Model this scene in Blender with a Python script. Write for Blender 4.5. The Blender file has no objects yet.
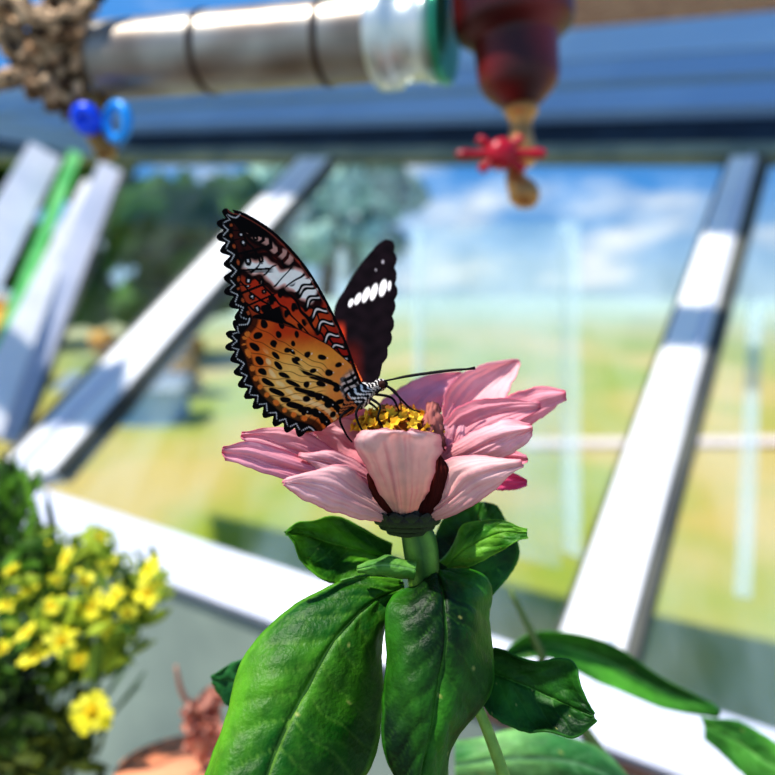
import bpy, math, random
import numpy as np
from mathutils import Vector, noise
random.seed(7); np.random.seed(7)
F=775.0; CZ=1.2
def P(u,v,d): return Vector(((u-387.5)/F*d, d, CZ-(v-387.5)/F*d))
def lin(c):
    c=np.asarray(c,dtype=float)/255.0
    return np.where(c<=0.04045,c/12.92,((c+0.055)/1.055)**2.4)
def L3(c): return tuple(lin(c))
def mix(a,b,t): return tuple(a[i]*(1-t)+b[i]*t for i in range(3))
def clamp(x,a=0,b=1): return max(a,min(b,x))
COL=bpy.context.scene.collection
def link(o,parent=None):
    COL.objects.link(o)
    if parent is not None: o.parent=parent
    return o
def empty(name,loc,label=None,cat=None,parent=None):
    o=bpy.data.objects.new(name,None); o.empty_display_size=0.01
    link(o,parent)
    if parent is None: o.location=loc
    if label: o['label']=label
    if cat: o['category']=cat
    return o
# ------------------------------------------------ materials
def mat_attr(name,rough=0.6,trans=0.0,spec=0.4,bump=0.0,bscale=200,var=0.12,vscale=60,metal=0.0,sheen=0.0):
    m=bpy.data.materials.new(name); m.use_nodes=True; nt=m.node_tree; nt.nodes.clear()
    out=nt.nodes.new('ShaderNodeOutputMaterial'); b=nt.nodes.new('ShaderNodeBsdfPrincipled')
    a=nt.nodes.new('ShaderNodeAttribute'); a.attribute_name='Col'
    tc=nt.nodes.new('ShaderNodeTexCoord'); n=nt.nodes.new('ShaderNodeTexNoise'); n.inputs['Scale'].default_value=vscale
    n.inputs['Detail'].default_value=4
    nt.links.new(tc.outputs['Object'],n.inputs['Vector'])
    mr=nt.nodes.new('ShaderNodeMapRange'); mr.inputs[1].default_value=0.3; mr.inputs[2].default_value=0.7
    mr.inputs[3].default_value=1-var; mr.inputs[4].default_value=1+var
    nt.links.new(n.outputs['Fac'],mr.inputs[0])
    vm=nt.nodes.new('ShaderNodeVectorMath'); vm.operation='SCALE'
    nt.links.new(a.outputs['Color'],vm.inputs[0]); nt.links.new(mr.outputs[0],vm.inputs['Scale'])
    nt.links.new(vm.outputs[0],b.inputs['Base Color'])
    b.inputs['Roughness'].default_value=rough; b.inputs['Metallic'].default_value=metal
    b.inputs['Specular IOR Level'].default_value=spec
    if bump>0:
        n2=nt.nodes.new('ShaderNodeTexNoise'); n2.inputs['Scale'].default_value=bscale; n2.inputs['Detail'].default_value=3
        nt.links.new(tc.outputs['Object'],n2.inputs['Vector'])
        bp=nt.nodes.new('ShaderNodeBump'); bp.inputs['Strength'].default_value=bump; bp.inputs['Distance'].default_value=0.001
        nt.links.new(n2.outputs['Fac'],bp.inputs['Height']); nt.links.new(bp.outputs[0],b.inputs['Normal'])
    if trans>0:
        t=nt.nodes.new('ShaderNodeBsdfTranslucent'); nt.links.new(vm.outputs[0],t.inputs['Color'])
        ms=nt.nodes.new('ShaderNodeMixShader'); ms.inputs[0].default_value=trans
        nt.links.new(b.outputs[0],ms.inputs[1]); nt.links.new(t.outputs[0],ms.inputs[2]); nt.links.new(ms.outputs[0],out.inputs[0])
    else: nt.links.new(b.outputs[0],out.inputs[0])
    return m
def mat_noise(name,c1,c2,scale=5,rough=0.6,metal=0.0,spec=0.4,stretch=(1,1,1),bump=0.0,lo=0.4,hi=0.6):
    m=bpy.data.materials.new(name); m.use_nodes=True; nt=m.node_tree; b=nt.nodes['Principled BSDF']
    tc=nt.nodes.new('ShaderNodeTexCoord'); mp=nt.nodes.new('ShaderNodeMapping'); mp.inputs['Scale'].default_value=stretch
    n=nt.nodes.new('ShaderNodeTexNoise'); n.inputs['Scale'].default_value=scale; n.inputs['Detail'].default_value=5
    r=nt.nodes.new('ShaderNodeValToRGB'); r.color_ramp.elements[0].position=lo; r.color_ramp.elements[1].position=hi
    r.color_ramp.elements[0].color=(*L3(c1),1); r.color_ramp.elements[1].color=(*L3(c2),1)
    nt.links.new(tc.outputs['Object'],mp.inputs[0]); nt.links.new(mp.outputs[0],n.inputs['Vector'])
    nt.links.new(n.outputs['Fac'],r.inputs[0]); nt.links.new(r.outputs[0],b.inputs['Base Color'])
    b.inputs['Roughness'].default_value=rough; b.inputs['Metallic'].default_value=metal; b.inputs['Specular IOR Level'].default_value=spec
    if bump>0:
        bp=nt.nodes.new('ShaderNodeBump'); bp.inputs['Strength'].default_value=bump; bp.inputs['Distance'].default_value=0.01
        nt.links.new(n.outputs['Fac'],bp.inputs['Height']); nt.links.new(bp.outputs[0],b.inputs['Normal'])
    return m
def mat_glass(name,haze=0.0,hz2=0.06):
    m=bpy.data.materials.new(name); m.use_nodes=True; nt=m.node_tree; nt.nodes.clear()
    out=nt.nodes.new('ShaderNodeOutputMaterial'); t=nt.nodes.new('ShaderNodeBsdfTransparent'); g=nt.nodes.new('ShaderNodeBsdfGlossy')
    t.inputs[0].default_value=(0.95,0.97,0.96,1); g.inputs['Roughness'].default_value=0.05
    ms=nt.nodes.new('ShaderNodeMixShader'); ms.inputs[0].default_value=0.04
    df=nt.nodes.new('ShaderNodeBsdfDiffuse'); df.inputs[0].default_value=(.72,.84,.95,1)
    m2=nt.nodes.new('ShaderNodeMixShader')
    tc=nt.nodes.new('ShaderNodeTexCoord'); mp=nt.nodes.new('ShaderNodeMapping'); mp.inputs['Scale'].default_value=(7,4,.5)
    n=nt.nodes.new('ShaderNodeTexNoise'); n.inputs['Scale'].default_value=1.3; n.inputs['Detail'].default_value=3
    r=nt.nodes.new('ShaderNodeMapRange'); r.inputs[1].default_value=.4; r.inputs[2].default_value=.65; r.inputs[3].default_value=haze; r.inputs[4].default_value=hz2
    nt.links.new(tc.outputs['Object'],mp.inputs[0]); nt.links.new(mp.outputs[0],n.inputs['Vector']); nt.links.new(n.outputs['Fac'],r.inputs[0]); nt.links.new(r.outputs[0],m2.inputs[0])
    nt.links.new(t.outputs[0],ms.inputs[1]); nt.links.new(g.outputs[0],ms.inputs[2])
    nt.links.new(ms.outputs[0],m2.inputs[1]); nt.links.new(df.outputs[0],m2.inputs[2]); nt.links.new(m2.outputs[0],out.inputs[0])
    return m
# ------------------------------------------------ mesh builder
class MB:
    def __init__(s): s.v=[]; s.f=[]; s.c=[]
    def add(s,v,f,c):
        o=len(s.v); s.v+= [tuple(x) for x in v]; s.f+=[tuple(i+o for i in q) for q in f]
        if len(c)==3 and not hasattr(c[0],'__len__'): c=[c]*len(v)
        s.c+=[tuple(x)[:3] for x in c]
    def build(s,name,mat,parent=None,label=None,cat=None,smooth=True,solid=0.0,origin=None,kind=None,group=None):
        me=bpy.data.meshes.new(name)
        vs=s.v
        if origin is not None and parent is None:
            ox,oy,oz=origin; vs=[(a-ox,b-oy,c-oz) for a,b,c in vs]
        elif parent is not None:
            w=ROOT.get(parent.name,(0,0,0)); vs=[(a-w[0],b-w[1],c-w[2]) for a,b,c in vs]
        me.from_pydata(vs,[],s.f); me.update()
        ca=me.color_attributes.new('Col','FLOAT_COLOR','POINT')
        arr=np.ones((len(vs),4),dtype=np.float32); arr[:,:3]=np.array(s.c,dtype=np.float32).reshape(-1,3)
        ca.data.foreach_set('color',arr.ravel())
        if smooth: me.polygons.foreach_set('use_smooth',[True]*len(me.polygons))
        me.materials.append(mat)
        o=bpy.data.objects.new(name,me); link(o,parent)
        if origin is not None and parent is None: o.location=origin; ROOT[o.name]=tuple(origin)
        elif parent is None: ROOT[o.name]=(0,0,0)
        else: ROOT[o.name]=ROOT.get(parent.name,(0,0,0))
        if solid>0:
            md=o.modifiers.new('Solidify','SOLIDIFY'); md.thickness=solid; md.offset=0
        if label: o['label']=label
        if cat: o['category']=cat
        if kind: o['kind']=kind
        if group: o['group']=group
        return o
ROOT={}
def root(name,loc,label,cat):
    o=empty(name,loc,label,cat); ROOT[o.name]=tuple(loc); return o
def cr(pts,t):
    n=len(pts); x=t*(n-1); i=min(int(x),n-2); f=x-i
    p1,p2=pts[i],pts[i+1]; p0=pts[i-1] if i>0 else p1*2-p2; p3=pts[i+2] if i+2<n else p2*2-p1
    return 0.5*((2*p1)+(p2-p0)*f+(2*p0-5*p1+4*p2-p3)*f*f+(3*p1-p0-3*p2+p3)*f**3)
def patch(mb,st,colf,ns=40,nt_=24,disp=None,jit=0.0,seed=0):
    Lp=[P(*a[0]) for a in st]; Mp=[P(*a[1]) for a in st]; Rp=[P(*a[2]) for a in st]
    V=[];ST=[]
    for i in range(ns+1):
        s=i/ns; l,m,r=cr(Lp,s),cr(Mp,s),cr(Rp,s)
        for j in range(nt_+1):
            t0=-1+2*j/nt_
            t=t0*(1+jit*(noise.noise(Vector((s*9+seed,seed+(5 if t0>0 else 0),0)))+.5*noise.noise(Vector((s*25+seed,seed+(5 if t0>0 else 0),0))))) if jit else t0
            V.append(l*(t*(t-1)/2)+m*(1-t*t)+r*(t*(t+1)/2)); ST.append((s,t0))
    W=nt_+1
    if disp:
        V2=[]
        for i in range(ns+1):
            for j in range(W):
                a=V[min(i+1,ns)*W+j]-V[max(i-1,0)*W+j]; b=V[i*W+min(j+1,nt_)]-V[i*W+max(j-1,0)]
                n=a.cross(b); 
                if n.length>0: n.normalize()
                if n.y>0: n=-n
                s,t=ST[i*W+j]
                V2.append(V[i*W+j]+n*disp(s,t))
        V=V2
    Fq=[(i*W+j,i*W+j+1,(i+1)*W+j+1,(i+1)*W+j) for i in range(ns) for j in range(nt_)]
    mb.add(V,Fq,[colf(s,t,v) for (s,t),v in zip(ST,V)])
def tube(mb,pts,rad,col,seg=16,sub=1,caps=True,jit=0.0):
    pts=[Vector(p) for p in pts]
    if sub>1:
        n=(len(pts)-1)*sub; R=[Vector((r,0,0)) for r in rad]
        rad=[cr(R,i/n).x for i in range(n+1)]; pts=[cr(pts,i/n) for i in range(n+1)]
    V=[];C=[];n=len(pts); up=None
    for i,p in enumerate(pts):
        t=(pts[min(i+1,n-1)]-pts[max(i-1,0)])
        if t.length<1e-9: t=Vector((0,0,1))
        t.normalize()
        if up is None:
            up=Vector((0,0,1)) if abs(t.z)<0.9 else Vector((1,0,0))
        up=(up-t*up.dot(t)).normalized(); b=t.cross(up)
        for k in range(seg):
            a=2*math.pi*k/seg; rj=rad[i]*(1+jit*noise.noise(Vector((i*.45,math.cos(a)*2.2,math.sin(a)*2.2)))) if jit else rad[i]
            V.append(p+(up*math.cos(a)+b*math.sin(a))*rj)
            C.append(col(i/(n-1),a) if callable(col) else col)
    Fq=[(i*seg+k,i*seg+(k+1)%seg,(i+1)*seg+(k+1)%seg,(i+1)*seg+k) for i in range(n-1) for k in range(seg)]
    if caps: Fq.append(tuple(range(seg-1,-1,-1))); Fq.append(tuple((n-1)*seg+k for k in range(seg)))
    mb.add(V,Fq,C)
def box8(mb,c,col):
    mb.add(c,[(0,1,2,3),(7,6,5,4),(0,4,5,1),(1,5,6,2),(2,6,7,3),(3,7,4,0)],col)
def ball(mb,c,r,col,nu=16,nv=10,scale=(1,1,1),ns=0.0,nf=1.0):
    V=[];C=[]
    for i in range(nv+1):
        th=math.pi*i/nv
        for k in range(nu):
            a=2*math.pi*k/nu; d=Vector((math.sin(th)*math.cos(a),math.sin(th)*math.sin(a),math.cos(th)))
            rr=r*(1+ns*noise.noise(d*nf+Vector(c)*3.1)) if ns else r
            V.append(Vector(c)+Vector((d.x*scale[0],d.y*scale[1],d.z*scale[2]))*rr); C.append(col(d) if callable(col) else col)
    Fq=[(i*nu+k,(i+1)*nu+k,(i+1)*nu+(k+1)%nu,i*nu+(k+1)%nu) for i in range(nv) for k in range(nu)]
    mb.add(V,Fq,C)

# ------------------------------------------------ camera
cam=bpy.data.cameras.new('camera'); co=bpy.data.objects.new('camera',cam); COL.objects.link(co)
co.location=(0,0,CZ); co.rotation_euler=(math.pi/2,0,0); cam.lens=36; cam.sensor_width=36; cam.sensor_fit='HORIZONTAL'
cam.clip_start=0.01; cam.clip_end=500
cam.dof.use_dof=True; cam.dof.focus_distance=0.192; cam.dof.aperture_fstop=8.5
bpy.context.scene.camera=co
sc=bpy.context.scene
sc.view_settings.view_transform='Standard'
try: sc.view_settings.look='Medium High Contrast'
except Exception: sc.view_settings.look='None'
sc.view_settings.exposure=0.10
# ------------------------------------------------ light + world
SD=Vector((0.42,0.26,-0.85)).normalized()
sd=bpy.data.lights.new('sun','SUN'); sd.energy=5.0; sd.angle=math.radians(1.0); sd.color=(1,0.96,0.88)
so=bpy.data.objects.new('sun',sd); COL.objects.link(so); so.location=(-1,-2,4)
so.rotation_euler=SD.to_track_quat('-Z','Y').to_euler()
w=bpy.data.worlds.new('sky'); sc.world=w; w.use_nodes=True; nt=w.node_tree; nt.nodes.clear()
wo=nt.nodes.new('ShaderNodeOutputWorld'); bg=nt.nodes.new('ShaderNodeBackground'); bg.inputs[1].default_value=0.92
tc=nt.nodes.new('ShaderNodeTexCoord'); sep=nt.nodes.new('ShaderNodeSeparateXYZ'); nt.links.new(tc.outputs['Generated'],sep.inputs[0])
gr=nt.nodes.new('ShaderNodeValToRGB'); e=gr.color_ramp.elements
e[0].position=0.10; e[0].color=(*L3((184,210,226)),1); e[1].position=0.24; e[1].color=(*L3((86,152,222)),1)
nt.links.new(sep.outputs[2],gr.inputs[0])
mp=nt.nodes.new('ShaderNodeMapping'); mp.inputs['Scale'].default_value=(3,3,9); nt.links.new(tc.outputs['Generated'],mp.inputs[0])
nz=nt.nodes.new('ShaderNodeTexNoise'); nz.inputs['Scale'].default_value=1.6; nz.inputs['Detail'].default_value=6; nt.links.new(mp.outputs[0],nz.inputs['Vector'])
cr_=nt.nodes.new('ShaderNodeValToRGB'); cr_.color_ramp.elements[0].position=0.54; cr_.color_ramp.elements[1].position=0.70; nt.links.new(nz.outputs['Fac'],cr_.inputs[0])
mx=nt.nodes.new('ShaderNodeMix'); mx.data_type='RGBA'; nt.links.new(cr_.outputs[0],mx.inputs[0]); nt.links.new(gr.outputs[0],mx.inputs[6]); mx.inputs[7].default_value=(1,1,1,1)
nt.links.new(mx.outputs[2],bg.inputs[0]); nt.links.new(bg.outputs[0],wo.inputs[0])

# ------------------------------------------------ greenhouse window plane
N=Vector((0.263,0.659,-0.708)).normalized(); K=0.9
def W(u,v,off=0.0):
    r=Vector(((u-387.5)/F,1,-(v-387.5)/F)); return Vector((0,0,CZ))+r*((K-off)/N.dot(r))
m_blue=mat_noise('painted_metal_blue',(140,166,196),(150,176,204),3,0.5)
m_blue2=mat_noise('painted_metal_pale_blue',(166,190,214),(178,200,220),3,0.5)
m_lav=mat_noise('painted_metal_lavender',(186,190,208),(208,208,220),5,0.4)
m_white=mat_noise('painted_metal_white',(220,218,220),(236,232,228),5,0.4)
m_dark=mat_noise('rubber_gasket',(60,62,62),(86,86,78),8,0.7)
m_navy=mat_noise('header_shadow_gap',(22,36,52),(34,50,66),8,0.7)
m_olive=mat_noise('header_lip',(110,118,104),(142,144,122),8,0.6)
m_orange=mat_noise('varnished_wood',(196,124,66),(226,158,98),8,0.6,stretch=(1,8,8))
m_brown=mat_noise('brown_trim',(120,88,72),(150,112,90),8,0.6)
m_glass=mat_glass('window_glass')
VPx,VPy=-948.0,162.0
def lv(slope,u): return VPy+slope*(u-VPx)
def slab(name,px,th,mat,off=0.0):
    a=[W(u,v,off) for u,v in px]; b=[q+N*th for q in a]
    mb=MB(); box8(mb,a+b,(1,1,1)); o=mb.build(name,mat,smooth=False,origin=tuple(a[0])); o['kind']='structure'
    bv=o.modifiers.new('Bevel','BEVEL'); bv.width=0.003; bv.segments=2
    return o
def hband(i,s0,s1,u0,u1,th,mat,off=0.0):
    return slab('trim_%d'%i,[(u0,lv(s0,u0)),(u1,lv(s0,u1)),(u1,lv(s1,u1)),(u0,lv(s1,u0))],th,mat,off)
hband(1,-0.0050,-0.0125,-60,960,0.03,m_olive,.02)
hband(2,-0.0125,-0.034,-60,960,0.03,m_navy,.02)
hband(3,-0.034,-0.048,-60,960,0.05,m_blue,.05)
hband(4,-0.048,-0.053,-60,960,0.03,m_navy,.02)
hband(5,-0.053,-0.066,-60,960,0.05,m_blue,.05)
hband(18,-0.066,-0.068,-60,960,0.03,m_navy,.03)
hband(19,-0.068,-0.088,-60,960,0.05,m_blue2,.05)
hband(6,-0.089,-0.115,330,960,0.04,m_orange,.04)
hband(7,0.329,0.377,-160,980,0.05,m_lav,0.02)
hband(8,0.3775,0.386,400,980,0.035,m_brown,0.0)
# rafters with dark edge strips and a raised centre rib
slab('trim_9',[(300,156),(330,156),(52,470),(-22,490)],0.04,m_white,.015)
slab('trim_20',[(297,156),(300,156),(-22,490),(-30,488)],0.04,m_dark,.012)
slab('trim_21',[(330,156),(333,156),(60,470),(52,470)],0.04,m_dark,.012)
slab('trim_22',[(312,158),(316,158),(12,475),(0,478)],0.02,m_lav,.024)
slab('trim_10',[(734,146),(760,146),(614,690),(548,666)],0.04,m_white,.015)
slab('trim_11',[(760,146),(772,146),(628,694),(614,690)],0.04,m_dark,.012)  # dark strip painted in for the shadowed right edge of the rafter
slab('trim_23',[(731,146),(734,146),(548,666),(543,664)],0.04,m_dark,.010)
slab('trim_24',[(752,148),(756,148),(602,688),(592,684)],0.01,m_lav,.020)
slab('trim_12',[(1010,140),(1040,140),(1040,830),(985,810)],0.05,m_white,.015)
# panes
def pane(i,px,mat=None,off=-.008):
    a=[W(u,v,off) for u,v in px]; mb=MB(); box8(mb,a+[q-N*0.004 for q in a],(1,1,1))
    o=mb.build('window_%d'%i,mat or m_glass,smooth=False,origin=tuple(a[0])); o['kind']='structure'
pane(1,[(332,158),(732,151),(545,664),(52,490)])
pane(2,[(770,150),(1010,141),(985,810),(629,692)])
pane(3,[(130,158),(300,158),(-22,480),(-100,450)],mat_glass('window_glass_clean',.0,.02))
pane(4,[(418,228),(566,224),(560,570),(414,530)],mat_glass('window_glass_dusty',.06,.12),-.03)  # hazy sheet added to imitate a pale reflection in the glass
m_strip=mat_glass('window_glass_streaked',.18,.28)  # pale strips imitating vertical reflections, haze mixed into the glass
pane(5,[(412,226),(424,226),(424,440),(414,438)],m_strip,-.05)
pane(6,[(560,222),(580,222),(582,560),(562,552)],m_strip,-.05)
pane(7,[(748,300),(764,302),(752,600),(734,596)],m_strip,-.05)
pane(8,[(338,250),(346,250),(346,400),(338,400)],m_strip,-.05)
# unseen boards added above the view for shade (they cast the stripes on the frame)
m_shade=mat_noise('roof_panel',(190,196,200),(214,218,220),4,.6)
def over(name,px4,s,th=.02):
    a=[W(u,v,.03)-SD*s for u,v in px4]; mb=MB(); box8(mb,a+[q+Vector((0,0,th)) for q in a],(1,1,1)); o=mb.build(name,m_shade,smooth=False,origin=tuple(a[0])); o['kind']='structure'
over('ceiling',[(-60,60),(960,-40),(960,156),(-60,158)],1.3)
over('trim_28',[(690,140),(800,140),(800,232),(680,224)],1.3)
over('trim_25',[(620,296),(800,306),(800,345),(610,335)],1.3)
over('trim_26',[(-120,360),(120,360),(110,420),(-120,420)],1.3)
over('trim_29',[(250,150),(345,150),(320,190),(230,190)],1.3)
# adjacent end wall bars
def bar(name,p0,w0,p1,w1,mat,th=0.03):
    A=P(*p0);B=P(*p1); d=(B-A).normalized(); view=((A+B)/2-Vector((0,0,CZ))).normalized(); s=d.cross(view).normalized()
    w0=w0*p0[2]/F; w1=w1*p1[2]/F
    a=[A-s*w0/2,A+s*w0/2,B+s*w1/2,B-s*w1/2]; mb=MB(); box8(mb,a+[q+view*th for q in a],(1,1,1))
    o=mb.build(name,mat,smooth=False,origin=tuple(A)); o['kind']='structure'; return o
m_green=mat_noise('green_seal',(90,176,96),(130,206,126),8,0.5)
bar('trim_13',(46,150,2.3),32,(-70,370,1.5),50,m_lav)
bar('trim_14',(76,152,2.25),12,(-10,372,1.6),14,m_green)
bar('trim_15',(112,166,2.2),24,(0,440,1.55),40,m_lav)
bar('trim_16',(88,180,2.15),8,(-20,430,1.5),40,m_white)  # sunlit area between the bars, its brightness put into the white colour
bar('trim_27',(126,166,2.2),4,(24,440,1.55),6,m_dark)
bar('trim_17',(-30,122,2.2),24,(150,156,2.6),18,m_blue)
# low wall beneath the sill: vertical
a=W(-160,lv(0.386,-160)); b=W(980,lv(0.386,980)); mb=MB()
nn=Vector((N.x,N.y,0)).normalized()
q=[a+nn*0.01,b+nn*0.01,Vector((b.x,b.y,0))+nn*0.01,Vector((a.x,a.y,0))+nn*0.01]
box8(mb,q+[x+nn*0.08 for x in q],(1,1,1))
m_wall=mat_noise('low_wall_paint',(122,134,126),(142,154,142),4,0.8)
o=mb.build('wall_front',m_wall,smooth=False); o['kind']='structure'
# floor
mb=MB(); q=[Vector((-2.5,-1.5,0)),Vector((1.5,-1.5,0)),Vector((1.5,1.6,0)),Vector((-2.5,1.6,0))]
box8(mb,q+[x-Vector((0,0,0.1)) for x in q],(1,1,1)); o=mb.build('floor',mat_noise('concrete_floor',(120,116,108),(150,145,135),6,0.9),smooth=False); o['kind']='structure'
# bench
mw=mat_noise('dark_bench_wood',(52,38,30),(86,62,44),6,0.7,stretch=(1,10,10))
bench=root('planting_bench',(0,0.4,0),'dark stained wooden planting bench with four square legs','bench')
def axbox(mb,x0,x1,y0,y1,z0,z1,col=(1,1,1)):
    box8(mb,[Vector(p) for p in [(x0,y0,z1),(x1,y0,z1),(x1,y1,z1),(x0,y1,z1),(x0,y0,z0),(x1,y0,z0),(x1,y1,z0),(x0,y1,z0)]],col)
mb=MB(); axbox(mb,-0.9,0.35,0.1,0.70,0.68,0.72); mb.build('bench_top',mw,bench,smooth=False)
for x,y in [(-0.86,0.14),(0.3,0.14),(-0.86,0.62),(0.3,0.62)]:
    mb=MB(); axbox(mb,x-.025,x+.025,y-.025,y+.025,0,0.68); mb.build('leg',mw,bench,smooth=False)

# ------------------------------------------------ outdoors
mg=bpy.data.materials.new('lawn'); mg.use_nodes=True; nt=mg.node_tree; b=nt.nodes['Principled BSDF']; b.inputs['Roughness'].default_value=1; b.inputs['Specular IOR Level'].default_value=0
tcn=nt.nodes.new('ShaderNodeTexCoord'); n1=nt.nodes.new('ShaderNodeTexNoise'); n1.inputs['Scale'].default_value=0.5; n1.inputs['Detail'].default_value=6
r1=nt.nodes.new('ShaderNodeValToRGB'); r1.color_ramp.elements[0].position=0.40; r1.color_ramp.elements[1].position=0.60
r1.color_ramp.elements[0].color=(*L3((140,150,50)),1); r1.color_ramp.elements[1].color=(*L3((184,160,88)),1)
nt.links.new(tcn.outputs['Object'],n1.inputs['Vector']); nt.links.new(n1.outputs['Fac'],r1.inputs[0])
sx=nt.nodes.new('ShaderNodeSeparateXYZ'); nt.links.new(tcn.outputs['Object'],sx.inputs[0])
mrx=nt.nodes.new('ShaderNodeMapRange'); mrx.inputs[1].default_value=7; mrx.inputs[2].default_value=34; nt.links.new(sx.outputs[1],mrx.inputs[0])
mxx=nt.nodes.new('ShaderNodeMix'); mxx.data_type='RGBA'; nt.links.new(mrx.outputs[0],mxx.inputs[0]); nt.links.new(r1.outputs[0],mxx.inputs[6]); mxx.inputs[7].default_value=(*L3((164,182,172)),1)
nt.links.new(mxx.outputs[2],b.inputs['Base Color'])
SL=.15
def gz(x,y):
    z=SL*(y-2)
    if y>45: z=SL*43+ (y-45)*0.10
    return z-0.05+0.25*noise.noise(Vector((x*0.08,y*0.08,0)))*min(1,y/12)
mb=MB(); V=[];ys=[1.75+ (i/60)**2*85 for i in range(61)]; xs=[-90+3*i for i in range(61)]
for y in ys:
    for x in xs: V.append((x,y,gz(x,y)))
mb.add(V,[(i*61+j,i*61+j+1,(i+1)*61+j+1,(i+1)*61+j) for i in range(60) for j in range(60)],(1,1,1))
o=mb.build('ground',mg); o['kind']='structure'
# path
mb=MB();V=[]
for i in range(41):
    x=1.2+i*.6; y=6.9-0.02*x
    V+= [(x,y-.16,gz(x,y-.16)+.03),(x,y+.16,gz(x,y+.16)+.03)]
mb.add(V,[(2*i,2*i+2,2*i+3,2*i+1) for i in range(40)],(1,1,1))
mb.build('garden_path',mat_noise('pale_gravel',(215,190,178),(228,206,196),3,1.0),label='pale gravel path crossing the sunlit lawn',cat='path')
# trees
m_leafm=mat_attr('tree_foliage',0.9,0.0,0.1,var=0.6,vscale=1.2)
m_bark=mat_noise('bark',(80,62,50),(110,90,74),6,0.9)
def tree(x,y,h,r,col,label,sq=.85,wd=1.0,n=26):
    z=gz(x,y)-0.1; t=root('tree',(x,y,z),label,'tree')
    mb=MB(); tube(mb,[(x,y,z),(x+.1,y,z+h*.35),(x,y,z+h*.7)],[r*.12,r*.09,r*.05],(1,1,1),seg=10,sub=4); mb.build('trunk',m_bark,t)
    mb=MB()
    for k in range(n):
        a=k*2.4; rr=r*0.85*math.sqrt(k/(n-1)); c=Vector((x+rr*math.cos(a)*wd,y+rr*math.sin(a)*.5,z+h*(0.58+random.uniform(-.34,.3))))
        cc=mix(tuple(q*.6 for q in col),tuple(q*2.2 for q in col),random.random()); ball(mb,c,r*random.uniform(.14,.34),cc,16,10,(1,1,sq),0.8,2.5)
    mb.build('crown',m_leafm,t)
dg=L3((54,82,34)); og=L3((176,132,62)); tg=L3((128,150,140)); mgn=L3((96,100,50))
tree(-3.7,13,3.9,1.9,dg,'dark green leafy tree on the lawn')
tree(-8.0,15,4.8,2.3,dg,'dark green leafy tree on the lawn')
tree(-13.5,20,5.6,2.8,mgn,'dark green leafy tree on the lawn')
tree(-5.7,10.6,1.3,.9,og,'yellowing autumn shrub beside darker trees')
tree(-3.0,9.8,1.0,.7,og,'yellowing autumn shrub beside darker trees')
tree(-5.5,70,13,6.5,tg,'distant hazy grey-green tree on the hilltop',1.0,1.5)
# shed
sh=root('garden_shed',(-2.75,8.2,gz(-2.75,8.2)),'small blue-grey garden shed with a pitched roof','shed')
z=gz(-2.75,8.2)-0.1; mb=MB(); axbox(mb,-3.3,-2.2,7.9,8.6,z,z+.42); mb.build('shed_wall',mat_noise('shed_paint',(84,134,184),(120,164,200),3,.8),sh,smooth=False)
mb=MB(); V=[(-3.4,7.8,z+.42),(-2.1,7.8,z+.42),(-2.1,8.7,z+.42),(-3.4,8.7,z+.42),(-3.4,8.25,z+.62),(-2.1,8.25,z+.62)]
mb.add(V,[(0,1,5,4),(3,4,5,2),(0,4,3),(1,2,5),(0,3,2,1)],(1,1,1)); mb.build('roof',mat_noise('shed_roof',(100,114,130),(140,150,156),3,.8),sh,smooth=False)

# ------------------------------------------------ pipe and tap
m_pipe=mat_attr('aged_pipe_metal',0.38,0,0.5,0.3,90,0.2,30,metal=0.65)
m_rust=mat_attr('rusty_fitting',0.8,0,0.2,0.8,140,0.35,60)
m_coup=mat_attr('galvanised_coupling',0.3,0,0.6,0.2,90,0.1,30,metal=0.6)
pipe=root('water_pipe',P(200,55,.55),'horizontal beige metal water pipe with joint bands and coupling','pipe')
A=P(106,61,.594);B=P(382,38,.53)
def along(t): return A+(B-A)*t
r=.0285
pc=L3((164,158,150)); pcd=L3((84,70,60)); pg=L3((206,210,206))
def pipecol(s,a):
    q=.5+noise.noise(Vector((s*6,math.cos(a)*1.5,math.sin(a)*1.5)))
    return mix(pc,L3((116,96,80)),clamp(q)*.7)
mb=MB(); tube(mb,[along(i/40) for i in range(41)],[r]*41,pipecol,seg=40); mb.build('pipe_body',m_pipe,pipe)
for t in (.40,.82):
    mb=MB(); tube(mb,[along(t-.011),along(t-.010),along(t+.010),along(t+.011)],[r,r+.0012,r+.0012,r],pcd,seg=40); mb.build('joint_band',m_pipe,pipe)
mb=MB(); C=P(446,32,.515); dd=(C-B)
tube(mb,[B-dd*.1,B-dd*.05,B,B+dd*.25,B+dd*.3,B+dd*.35,B+dd*.7,B+dd*.75,B+dd*.95],[r,.033,.034,.034,.0315,.030,.030,.032,.032],lambda s,a: pg if s<.9 else L3((90,150,120)),seg=40); mb.build('coupling',m_coup,pipe)
mb=MB(); tube(mb,[B+dd*.95,B+dd*.97,B+dd*1.02,B+dd*1.04],[.031,.0335,.0335,.03],L3((60,160,126)),seg=40); mb.build('sealing_ring',m_coup,pipe)
# tap
m_red=mat_attr('dark_red_enamel',0.36,0,0.45,0.3,60,0.3,30)
m_brass=mat_attr('aged_brass',0.3,0,0.6,0.4,120,0.3,80,metal=0.6)
dt=.5
tap=root('garden_tap',P(520,60,dt),'dark red enamelled garden tap with brass spout and red wheel handle','tap')
ps=dt/F
rc=L3((110,26,28)); rd=L3((60,14,18))
mb=MB(); prof=[(-70,50),(-40,56),(-5,60),(20,60),(30,58),(36,50),(40,44),(44,42),(66,41),(80,40),(90,36),(98,28),(106,19)]
tube(mb,[P(506+ (v+70)*.085,v,dt) for v,_ in prof],[q*ps for _,q in prof],lambda s,a: mix(rc,rd,0.5+0.5*math.sin(a*3+s*4)),seg=64,sub=2); mb.build('tap_body',m_red,tap)
bc=L3((196,142,84))
mb=MB(); prof=[(104,15),(112,17),(116,14),(126,11),(140,13),(146,15),(160,15),(166,12)]
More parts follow.
